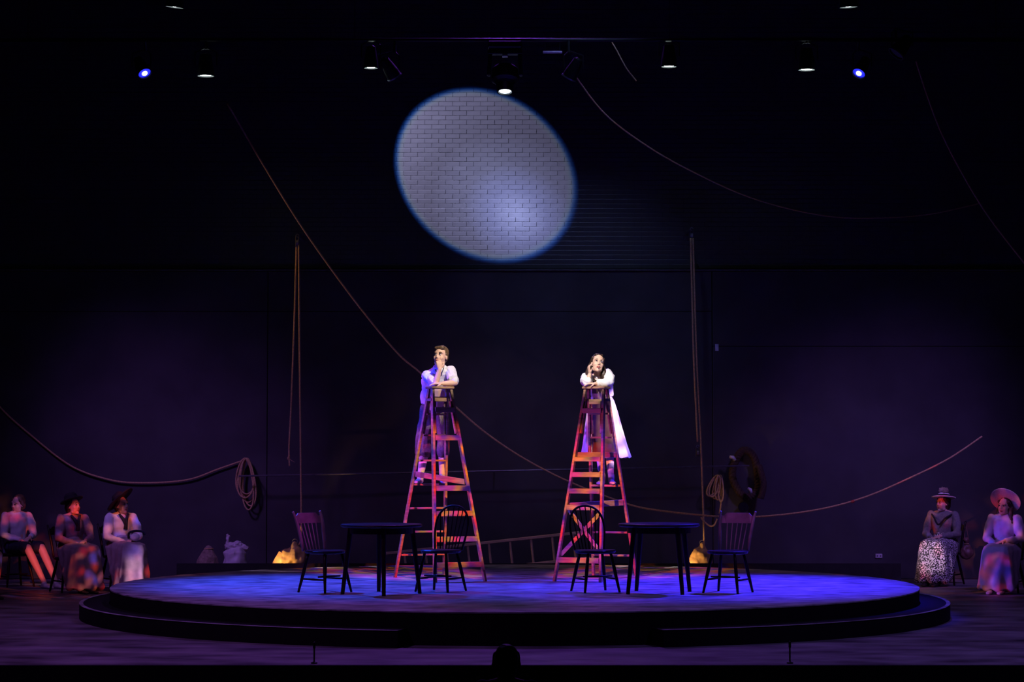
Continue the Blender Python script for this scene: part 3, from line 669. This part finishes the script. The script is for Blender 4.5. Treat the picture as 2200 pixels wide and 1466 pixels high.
    for i in (0,1):
        f = G(); foot(f, an[i], ((an[i]-kn[i]).x*1.5, -1), .95, 0.003); f.cone(an[i]+V((0,0,-.02)), .04, an[i]+V((0,0,.03 if long else -.01)), .038)
        blob('shoe', f, shoe, t, .008, 2)
    if extra: extra(t)
    if chlab:
        c = V(p)+Euler((0,0,rz)).to_matrix() @ V((0,.1,0))
        spindle_chair(chlab, c, rz, 'dark', 'dark', 'dark chairs of the seated people')
    return t
def sash(t):
    put('sash', G().hl([(0,.035,.64,.15,.13),(0,.04,.7,.145,.128)], 28), 'navy', t)
def scarf(t):
    g = G().tube([(-.06,-.05,1.0),(-.02,-.105,.93),(0,-.125,.86)], [.016,.022,.016], 8).tube([(.06,-.05,1.0),(.02,-.105,.93),(0,-.125,.8)], [.016,.022,.03], 8)
    put('scarf', g, 'navy', t, sm=True)
def collar(t):
    g = G().tube(smooth([(-.15,0,.97),(-.08,-.1,.92),(0,-.155,.83),(.08,-.1,.92),(.15,0,.97)], 5), .012, 8); put('collar_edging', g, 'felt', t, sm=True)
def scarf_sash(t): scarf(t); sash(t)
def gp(px, py): q = at_z(px, py, 0); q.z = 0; return q
seated('seated person in pale shirt and dark breeches, bare legs stretched out', V((at(38,1200,4.9).x,4.9,0)), R(38), head=(-70,-8,6), top='shirt', bottom='navy', long=False, hair='hair', legs=(.16,-.26), shoe='shoe', chlab='dark chair under the person with stretched bare legs')
seated('seated person in dark hat and mauve jacket with fawn skirt', V((at(158,1200,3.75).x,3.75,0)), R(34), head=(26,8,0), top='jacket', bottom='lskirt', hatm='felt', hat=(-14,0,.15,.1), extra=scarf, chlab='dark chair under the person in mauve jacket')
p3 = V((at(262,1200,4.3).x,4.3,0))
seated('seated person in white blouse and wide black hat holding a purse', p3, R(30), head=(22,4,-4), top='white', bottom='lskirt', hatm='felt', hat=(-34,-20,.215,.1), extra=scarf_sash, chlab='dark chair under the person in wide black hat')
seated('seated person in boater hat, grey jacket and black and white print skirt', V((at(2025,1200,5.35).x,5.35,0)), R(-30), head=(-28,2,0), top='grey', bottom='print', hatm='straw', hat=(-6,-6,.165,.07,'burlap'), extra=collar, shoe='bshoe', chlab='dark chair under the person in print skirt')
seated('seated person in tilted wide straw hat and lavender dress', V((at(2158,1200,3.65).x,3.65,0)), R(-26), head=(-16,0,4), top='lav', bottom='lav', hatm='straw', hat=(-50,-14,.2,.09), longhair=True, shoe='shoe', chlab='dark chair under the person in lavender dress')
seated('seated person in dark trousers, only the knee inside the frame', V((at(-52,1200,2.6).x,2.6,0)), R(40), head=(10,0,0), top='navy', bottom='navy', long=False, legs=(.0,.02), chlab='dark chair at the stage side, below the leftmost knee')
seated('dark-haired person seen from behind in front of the stage', V((at(1088,1440,-11).x,-11,-.68)), R(180), head=(0,0,0), top='navy', bottom='navy', long=False, hair='darkhair', chlab='dark chair in front of the stage edge')
# purse in the lap of the third, bag beside the fourth
m3 = Matrix.Translation(p3) @ Euler((0,0,R(30))).to_matrix().to_4x4()
q = m3 @ V((.05,-.35,.655)); pu = thing('purse', 'small white purse with black handle on the lap below the wide black hat', 'purse', q)
blob('pouch', G().ell((0,0,.05), (.065,.04,.055)), 'white', pu, .006, 2)
put('handle', G().tube(smooth([(-.09,.03,.03),(-.08,.0,.1),(0,-.02,.13),(.1,0,.12),(.12,.03,.08)], 5), .016, 8), 'felt', pu, sm=True)
p4x = at(2025,1200,5.35).x; q = V((p4x+.36,5.5,.45)); bg = thing('drawstring_bag', 'brown drawstring bag hanging from the chair of the person in print skirt', 'bag', q)
blob('sack', G().ell((0,0,-.02), (.1,.06,.09)).ell((.01,0,.03), (.07,.05,.07)).cone((0,0,.1), .025, (0,0,.15), .045), 'brown', bg, .008, 4, None, folds(.014,22,14))
put('cord', G().tube([(.032*math.cos(a*.3),.032*math.sin(a*.3),.105) for a in range(21)], .007, 6), 'rope', bg)
put('strap', G().tube(smooth([(-.03,0,.13),(-.02,.03,.26),(0,.05,.34),(.02,.03,.26),(.03,0,.13)], 6), .007, 6), 'brown', bg)
# ------------------------------------------------------------------ ropes, sandbags and wall things
def rope(label, pts, r=.013, name='rope', extra=None):
    w_ = smooth(pts, 10); o = thing(name, label, 'rope', w_[0])
    put('cord', G().tube(w_, r, 8), 'rope', o, base=w_[0], sm=True)
    return o
def pp(l, Y): return [at(x, y, Y) for x, y in l]
def py(l): return [at(x, y, Y) for x, y, Y in l]
rope('long hemp rope swagging from upper left across behind both ladders to the right',
     pp([(488,222),(560,345),(640,475),(720,590),(800,695),(860,765),(905,803),(985,880),(1050,935),(1130,988),(1222,1035),(1330,1077),(1400,1095),(1540,1110),(1640,1110),(1760,1095),(1860,1068),(1960,1025),(2040,985),(2110,938)], 5.2), .0125)
rope('hemp rope sagging low above the three seated people into the hanging coil', pp([(-60,800),(0,875),(60,930),(150,1000),(230,1030),(300,1038),(400,1032),(470,1008),(522,990)], 6.76), .013)
rope('thin rope drooping across the upper right of the brick wall', py([(1227,150,2.05),(1300,245,2.6),(1400,320,3.3),(1500,375,4.0),(1600,420,4.7),(1700,450,5.3),(1800,467,5.8),(1900,468,6.2),(2000,460,6.6),(2110,436,6.88)]), .009)
rope('steep rope running down the upper right corner', pp([(1968,132),(1990,200),(2020,280),(2060,360),(2120,460),(2200,565),(2260,640)], 5.6), .011)
rope('short loose rope end hanging under the lighting pipe', pp([(1312,87),(1325,108),(1345,145),(1367,174)], 2.0), .008)
def sandbag(lab, x, y, Y, flap, w_):
    c = at(x, y, Y); t = thing('sandbag', lab, 'sandbag', c)
    g = G(); g.ell((0,0,-.06), (w_*.5,.11,.13)); g.ell((-w_*.22*flap,0,-.12), (w_*.34,.1,.085)); g.ell((w_*.25*flap,0,-.12), (w_*.3,.1,.1)); g.cone((0,0,.02), .08, (w_*.06,0,.1), .035)
    blob('canvas_body', g, 'canvas', t, .008, 4, None, folds(.03,13,9,x))
    if flap > 0: put('flap', bevelled(G().bar((-w_*.35,-.06,-.03), (-w_*.66,-.05,-.23), .13, .015, up=(0,1,0)), 'flap', .005), 'canvas', t)
    put('ring', G().tube([(w_*.06+.035*math.cos(a*.35),0,.13+.035*math.sin(a*.35)) for a in range(18)], .006, 6, True), 'steel', t)
    return c
# left pair of fall lines
b1 = sandbag('amber lit canvas sandbag with folded flap hanging left behind the platform', 630, 1184, 5.85, 1, .38)
rope('rope carrying the sandbag with folded flap', pp([(642,525),(644,800),(646,1000),(647,1150),(638,1172)], 5.88), .013)
rope('knotted rope end dangling beside the rope of the flapped sandbag', pp([(637,525),(632,700),(625,880),(621,960),(622,1002)], 5.9), .012)
k = at(620,985,5.9); kn = thing('rope_knot', 'frayed knot near the end of the dangling rope', 'knot', k)
blob('knot', G().ell((0,0,0),(.02,.02,.028)).ell((.008,-.005,.03),(.016,.016,.02)), 'rope', kn, .005, 2)
put('loose_end', G().tube([(0,0,0),(.04,-.01,-.03),(.085,-.01,-.055)], [.006,.005,.003], 6), 'rope', kn)
b2 = sandbag('amber lit canvas sandbag hanging right behind the round table', 1506, 1187, 5.85, -1, .29)
rope('rope carrying the sandbag behind the right table', pp([(1489,512),(1496,750),(1506,960),(1511,1100),(1513,1176)], 5.85), .013)
rope('doubled rope running down to the hanging pulley block', pp([(1484,512),(1490,750),(1499,950)], 5.85), .014)
rope('loop of hemp rope knotted to the sandbag line beside the long swag', pp([(1506,1112),(1512,1120),(1525,1130),(1535,1128),(1541,1115)], 5.8), .011)
def pulley(lab, px, py_, Y, s=1.0):
    c = at(px, py_, Y); t = thing('pulley_block', lab, 'pulley', c)
    for q in (-1, 1): put('cheek', bevelled(G().box((q*.022*s,0,0), (.012*s,.07*s,.15*s)), 'cheek', .005), 'grid', t)
    if py_ < 900: put('wall_bracket', bevelled(G().box((0,(W-.0-Y)/2,.1*s), (.03,W-Y-.004,.03)), 'wall_bracket', .003), 'grid', t)
    put('sheave', G().rod((-.016*s,0,-.01), .045*s, (.016*s,0,-.01), .045*s, 18), 'steel', t)
    put('hook', G().tube([(.02*math.cos(a*.5)*s,0,(.09+.02*math.sin(a*.5))*s) for a in range(11)], .006*s, 6), 'steel', t)
pulley('pulley block at the top of the left fall lines', 639, 520, 5.9, 1.0)
pulley('pulley block at the top of the right fall lines', 1486, 506, 5.9, 1.0)
pulley('pulley block hanging halfway down the right ropes', 1499, 972, 5.8, .9)
# coils
def coil(lab, Y, loops, r=.012, hook=None, tail=None):
    pts = []
    for (cx, ty, by, wd, tw) in loops:
        for i in range(26):
            a = 2*math.pi*i/26; q = (1-math.cos(a))/2                # 0 top .. 1 bottom
            x = cx + wd*math.sin(a)*(.55+.45*q) + tw*q; y = ty+(by-ty)*q
            pts.append(at(x, y, Y-.03+.035*math.sin(a*1.0+cx)))
    if tail: pts += [at(x, y, Y) for x, y in tail]
    o = thing('rope_coil', lab, 'rope', pts[0])
    put('coil', G().tube(pts, r, 7), 'rope', o, base=pts[0], sm=True)
    h = at(*hook, Y); put('hook', G().rod(h+V((0,-.06,0)), .012, V((h.x, W-.093, h.z)), .012, 8), 'steel', o, base=pts[0])
coil('large coil of hemp rope hanging on the wall left of the flapped sandbag', 6.7, [(528,986,1062,20,2),(530,985,1070,22,-4),(527,987,1080,18,6),(531,986,1088,17,8),(526,985,1065,24,0),(530,988,1096,15,4)], .012, (528,987))
coil('small coil of hemp rope hanging on the wall above the right rail-back chair', 6.65, [(1540,1022,1066,12,-16),(1541,1022,1068,11,-12),(1544,1022,1072,9,-8),(1545,1022,1074,8,-3),(1548,1022,1078,7,1)], .012, (1543,1022), [(1550,1050),(1549,1085),(1546,1104)])
pts = []
for i in range(64):
    a = 2*math.pi*i/64; q = (1-math.cos(a))/2
    pts.append(at(1600+(30+3*math.sin(3*a))*math.sin(a)*(.8+.2*q)+6*q, 968+100*q, 6.7))
o = thing('thick_rope_loop', 'loop of thick dark twisted rope with two white tape bands on the wall', 'rope', pts[0])
for s in range(3):
    st = []
    for i in range(64*3):
        u = i/3; a_ = pts[int(u)%64]; b_ = pts[(int(u)+1)%64]; c = a_.lerp(b_, u-int(u)); ph = i*.42*.997+s*2*math.pi/3
        d = (b_-a_).normalized(); x = V((0,1,0)); y = d.cross(x).normalized(); st.append(c+(x*math.cos(ph)+y*math.sin(ph))*.028)
    put('strand', G().tube(st, .03, 7, True), 'drope', o, base=pts[0], sm=True)
def band(a, b):
    p, q = at(*a, 6.55), at(*b, 6.55); put('tape_band', G().tube([p, p.lerp(q,.5)+V((.01,-.02,.015)), q], [.022,.026,.022], 10), 'tape', o, base=pts[0], sm=True)
band((1568,982),(1579,989)); band((1607,1050),(1614,1060))
put('tail', G().tube(smooth([at(1630,1000,6.6), at(1640,1040,6.55), at(1634,1072,6.55)], 6), [.05]*13, 10), 'drope', o, base=pts[0], sm=True)
pd = at(1597,1090,6.7); o = thing('wall_disc', 'grey metal disc on the wall below the thick rope loop', 'disc', pd)
put('plate', G().lathe([(.001,-.015),(.07,-.015),(.075,0),(.07,.015),(.001,.015)], 24, rot=Euler((R(90),0,0)).to_matrix()), 'metal', o)
put('bracket', G().rod((0,0,0), .015, (0,W-6.7,0), .015, 8), 'metal', o)
# horizontal batten in front of the wall
a, b = at(513,1023.5,6.44), at(1610,1001,6.44)
o = thing('metal_batten', 'long slightly tilted metal pipe in front of the back wall', 'pipe', a)
put('pipe', G().rod(a, .013, b, .013, 10), 'steel', o, base=a, sm=True)
for k in (.03,.5,.97):
    c = a.lerp(b,k); put('bracket', G().rod(c, .01, V((c.x, W-.095, c.z)), .01, 6), 'steel', o, base=a)
# ladder lying on edge by the wall
a, b = at(826,1190,6.25), at(1262,1143,6.25); d = (b-a).normalized(); n_ = V((d.z,0,-d.x))
o = thing('wooden_ladder', 'plain wooden ladder lying on its side by the wall between the step ladders', 'ladder', V((a.x,6.25,0)))
bs = V((a.x,6.25,0)); put('rail', bevelled(G().bar(a, b, .05, .04), 'rail', .005), 'oldwood', o, base=bs)
a2, b2_ = a+n_*.37, b+n_*.37
put('rail', bevelled(G().bar(a2, b2_, .05, .04), 'rail', .005), 'oldwood', o, base=bs)
for k in range(9):
    p = a+d*(.28+.3*k); put('rung', G().rod(p, .017, p+n_*.37, .017, 8), 'oldwood', o, base=bs)
blk = V((b2_.x-.15, 6.25, 0)); bz = (b2_.z-.03-.15*abs(d.z))
struct('trim_3', bevelled(G().box((blk.x, 6.25, bz/2), (.2,.25,bz)), 'trim_3', .005), 'black', 'black block propping the ladder that lies by the wall')
# bags
q = V((at(444,1200,6.0).x,6.0,0)); o = thing('burlap_sack', 'slumped burlap sack by the wall beside the white bag', 'sack', q)
blob('sack', G().hull([((0,0,.1),(.2,.15,.1)),((.02,0,.35),(.13,.1,.1)),((.03,0,.47),(.06,.05,.05))]), 'burlap', o, .011, 6, None, folds(.02,10,8))
put('tie', G().tube([(.03+.06*math.cos(k*.45),.05*math.sin(k*.45),.47) for k in range(14)], .008, 6, True), 'rope', o)
q = V((at(505,1200,6.0).x,6.0,0)); o = thing('plastic_bag', 'knotted white plastic bag standing by the wall below the rope coil', 'bag', q)
blob('pouch', G().hull([((0,0,.1),(.17,.14,.1)),((0,0,.42),(.16,.12,.08))]), 'plastic', o, .01, 4, None, folds(.025,14,10))
blob('knotted_top', G().cone((-.1,0,.5), .05, (.05,0,.53), .05).cone((.05,0,.53), .04, (.15,0,.47), .04).cone((-.11,0,.5), .03, (-.1,0,.62), .022).ell((-.1,0,.64),(.03,.02,.035)), 'plastic', o, .008, 3, None, folds(.02,30,30))
# small wall things
c = at(1540,747,W-.095); o = tag(put('wall_notice', bevelled(G().box(c, (.05,.008,.1)), 'wall_notice', .001), 'tape'), 'small white notice on the wall right of the long rope', 'notice')
c = at(1888,1195,W-.095); o = thing('socket_box', 'small white socket box low on the wall left of the print skirt', 'socket', c)
put('plate', bevelled(G().box((0,0,0), (.1,.03,.062)), 'plate', .006), 'plastic', o)
for s in (-1,1): put('socket', G().rod((s*.022,-.013,0), .011, (s*.022,-.0165,0), .011, 10), 'grid', o)
c = at(1832,1078,5.2); o = tag(put('tape_marker', G().rod(c+V((-.02,0,-.008)), .02, c+V((.02,0,.008)), .02, 10), 'red'), 'small red tape marker on the long rope swag', 'tape')
# amber clip lamps hidden behind the masking board, lighting the sandbags from below
for lab, bc, e in (('small amber clip lamp under the flapped sandbag', b1, 1.0), ('small amber clip lamp under the right sandbag', b2, .8)):
    q = V((bc.x-.42, 5.56, .0)); o = thing('clip_lamp', lab, 'lamp', q)
    put('shade', G().lathe([(.02,.02),(.045,.05),(.05,.1),(.047,.1),(.042,.052),(.018,.022)], 20, closed=True), 'metal', o)
    put('foot', G().lathe([(.001,0),(.05,0),(.05,.012),(.012,.02),(.001,.02)], 20), 'metal', o)
    put('bulb', G().ell((0,0,.06), (.022,.022,.028)), 'bulb', o, sm=True)
    spot('clip_lamp_beam', q+V((0,0,.11)), bc+V((0,0,.02)), 24*e, 44, .8, (1,.52,.2), .02)
# floor microphones at the stage lip
def floor_mic(lab, px, top):
    c = V((at(px,1420,-6.28).x,-6.28,0)); t = thing('floor_microphone', lab, 'microphone', c)
    h = at(px,top,-6.28).z
    put('base', G().lathe([(.001,0),(.028,0),(.028,.01),(.012,.016),(.001,.016)], 20), 'metal', t)
    put('stem', G().rod((0,0,.015), .007, (0,0,h-.05), .007, 8), 'metal', t)
    put('capsule', G().cone((0,0,h-.05), .011, (0,0,h-.01), .011), 'metal', t, sm=True)
floor_mic('small black floor microphone at the stage edge below the left table', 675, 1380)
floor_mic('small black floor microphone at the stage edge on the right', 1697, 1378)
# ------------------------------------------------------------------ lighting pipes and lanterns
def pipe(lab, y, Y, x0=-200, x1=2400):
    a, b = at(x0,y,Y), at(x1,y,Y); o = thing('lighting_pipe', lab, 'pipe', a)
    put('pipe', G().rod(a, .024, b, .024, 12), 'metal', o, base=a, sm=True)
    for k in (.1,.37,.63,.9):
        c = a.lerp(b,k); put('hanger_wire', G().rod(c, .004, V((c.x,c.y,11.25)), .004, 6), 'metal', o, base=a)
    return a.z
PY1 = 2.0; Z1 = pipe('black lighting pipe carrying the row of lamps above the wall circle', 86, PY1)
PY2 = -1.0; Z2 = pipe('black lighting pipe near the top edge of the picture', -45, PY2)
def lantern(lab, px, py_, Y, zp, aim, kind, dia=.2):
    c = at(px, py_, Y); t = thing('stage_lamp', lab, 'stage lamp', c)
    d = V(aim).normalized(); q = d.to_track_quat('Z','Y').to_matrix(); r = dia/2; L = .28
    put('housing', G().lathe([(r*.35,-L),(r*.7,-L+.02),(r*1.02,-.09),(r*1.08,-.02),(r*1.08,.004),(r*1.0,.004),(r*1.0,-.02),(r*.6,-L+.05)], 28, rot=q, closed=True), 'metal', t)
    lm = {'white':'lens_white','blue':'lens_blue','moon':'lens_moon','off':'grid'}[kind]
    lens = put('lens', G().lathe([(.001,-.03),(r*.99,-.03),(r*.99,-.018),(r*.6,-.006),(.001,.0)], 28, rot=q), lm, t)
    if kind == 'blue': put('lamp_core', G().lathe([(.001,.002),(r*.42,-.004),(r*.42,.004),(.001,.01)], 18, rot=q), 'lens_core', lens)
    put('rim', G().lathe([(r*1.08,-.012),(r*1.16,-.012),(r*1.16,.006),(r*1.08,.006)], 28, rot=q, closed=True), 'steel' if kind == 'off' else 'metal', t)
    mid = d*(-.13); top = V((0,0,zp-c.z)); x = V((1,0,0))*(r+.035)
    put('yoke', G().tube([mid-x, mid-x+V((0,0,.16)), V((0,mid.y,mid.z+.22)), mid+x+V((0,0,.16)), mid+x], .009, 6), 'metal', t)
    put('clamp', G().rod(V((0,mid.y,mid.z+.2)), .018, top+V((0,Y*0,0)), .018, 8), 'metal', t)
    return c, d
white = [('white downlight lamp first from the left on the long pipe',442,163,.2),('white downlight lamp left of the central moving light',797,146,.165),
         ('white downlight lamp right of the central moving light',1437,143,.185),('white downlight lamp beside the blue lamp on the right',1733,150,.2)]
for lab, x, y, dd in white: lantern(lab, x, y, PY1, Z1, (0,.02,-1), 'white', dd)
lantern('white lamp at the top edge, left half', 375, 15, PY2, Z2, (-.12,.1,-1), 'white', .19)
lantern('white lamp at the top edge, right half', 1823, 15, PY2, Z2, (.06,.1,-1), 'white', .19)
lantern('blue lamp tilted inwards above the left seated people', 311, 158, PY1, Z1, (.42,-.5,-.75), 'blue', .16)
lantern('blue lamp tilted inwards on the right end of the pipe', 1845, 158, PY1, Z1, (-.42,-.5,-.75), 'blue', .16)
lantern('unlit lamp tilted right, left of the central moving light', 848, 166, PY1, Z1, (.5,.35,-.8), 'off', .17)
lantern('unlit lamp tilted left at the start of the drooping rope', 1222, 167, PY1, Z1, (-.45,.3,-.8), 'off', .17)
lantern('unlit lamp with pale rim near the steep right rope', 1925, 116, PY1, Z1, (-.6,-.1,-.75), 'off', .19)
# central moving light
c = at(1085,198,PY1); o = thing('moving_light', 'large black moving light hanging in front of the wall circle', 'stage lamp', c)
q = Euler((R(-16),0,0)).to_matrix() @ Matrix.Rotation(math.pi,3,'X')
put('head', G().lathe([(.001,-.34),(.13,-.34),(.165,-.3),(.17,-.16),(.13,-.13),(.11,-.1),(.1,.0),(.085,.0),(.085,-.03),(.001,-.03)], 32, rot=q), 'metal', o)
put('lens', G().lathe([(.001,-.028),(.083,-.028),(.07,-.012),(.001,-.004)], 28, rot=q), 'lens_moon', o)
for s in (-1,1): put('yoke_arm', bevelled(G().bar((s*.2,0,.2), (s*.18,0,.5), .05, .12, up=(0,1,0)), 'yoke_arm', .012), 'metal', o)
put('yoke_bridge', bevelled(G().box((0,0,.5), (.42,.14,.07)), 'yoke_bridge', .012), 'metal', o)
put('base', bevelled(G().box((0,0,.575), (.42,.3,.09)), 'base', .015), 'metal', o)
for s in (-1,1): put('clamp', G().rod((s*.14,0,.6), .02, (s*.14,0,Z1-c.z), .02, 8), 'steel', o)
put('badge', bevelled(G().box((0,-.02,.5-.055), (.07,.125,.02)), 'badge', .004), 'steel', o)
c = at(1187,113,PY1); o = thing('cable_tray', 'short pale metal bar under the pipe right of the moving light', 'bar', c)
put('bar', bevelled(G().box((0,-.03,0), (.24,.06,.022)), 'bar', .004), 'tape', o)
for s in (-1,1): put('strap', G().rod((s*.09,0,0), .006, (s*.09,0,Z1-c.z), .006, 6), 'metal', o)
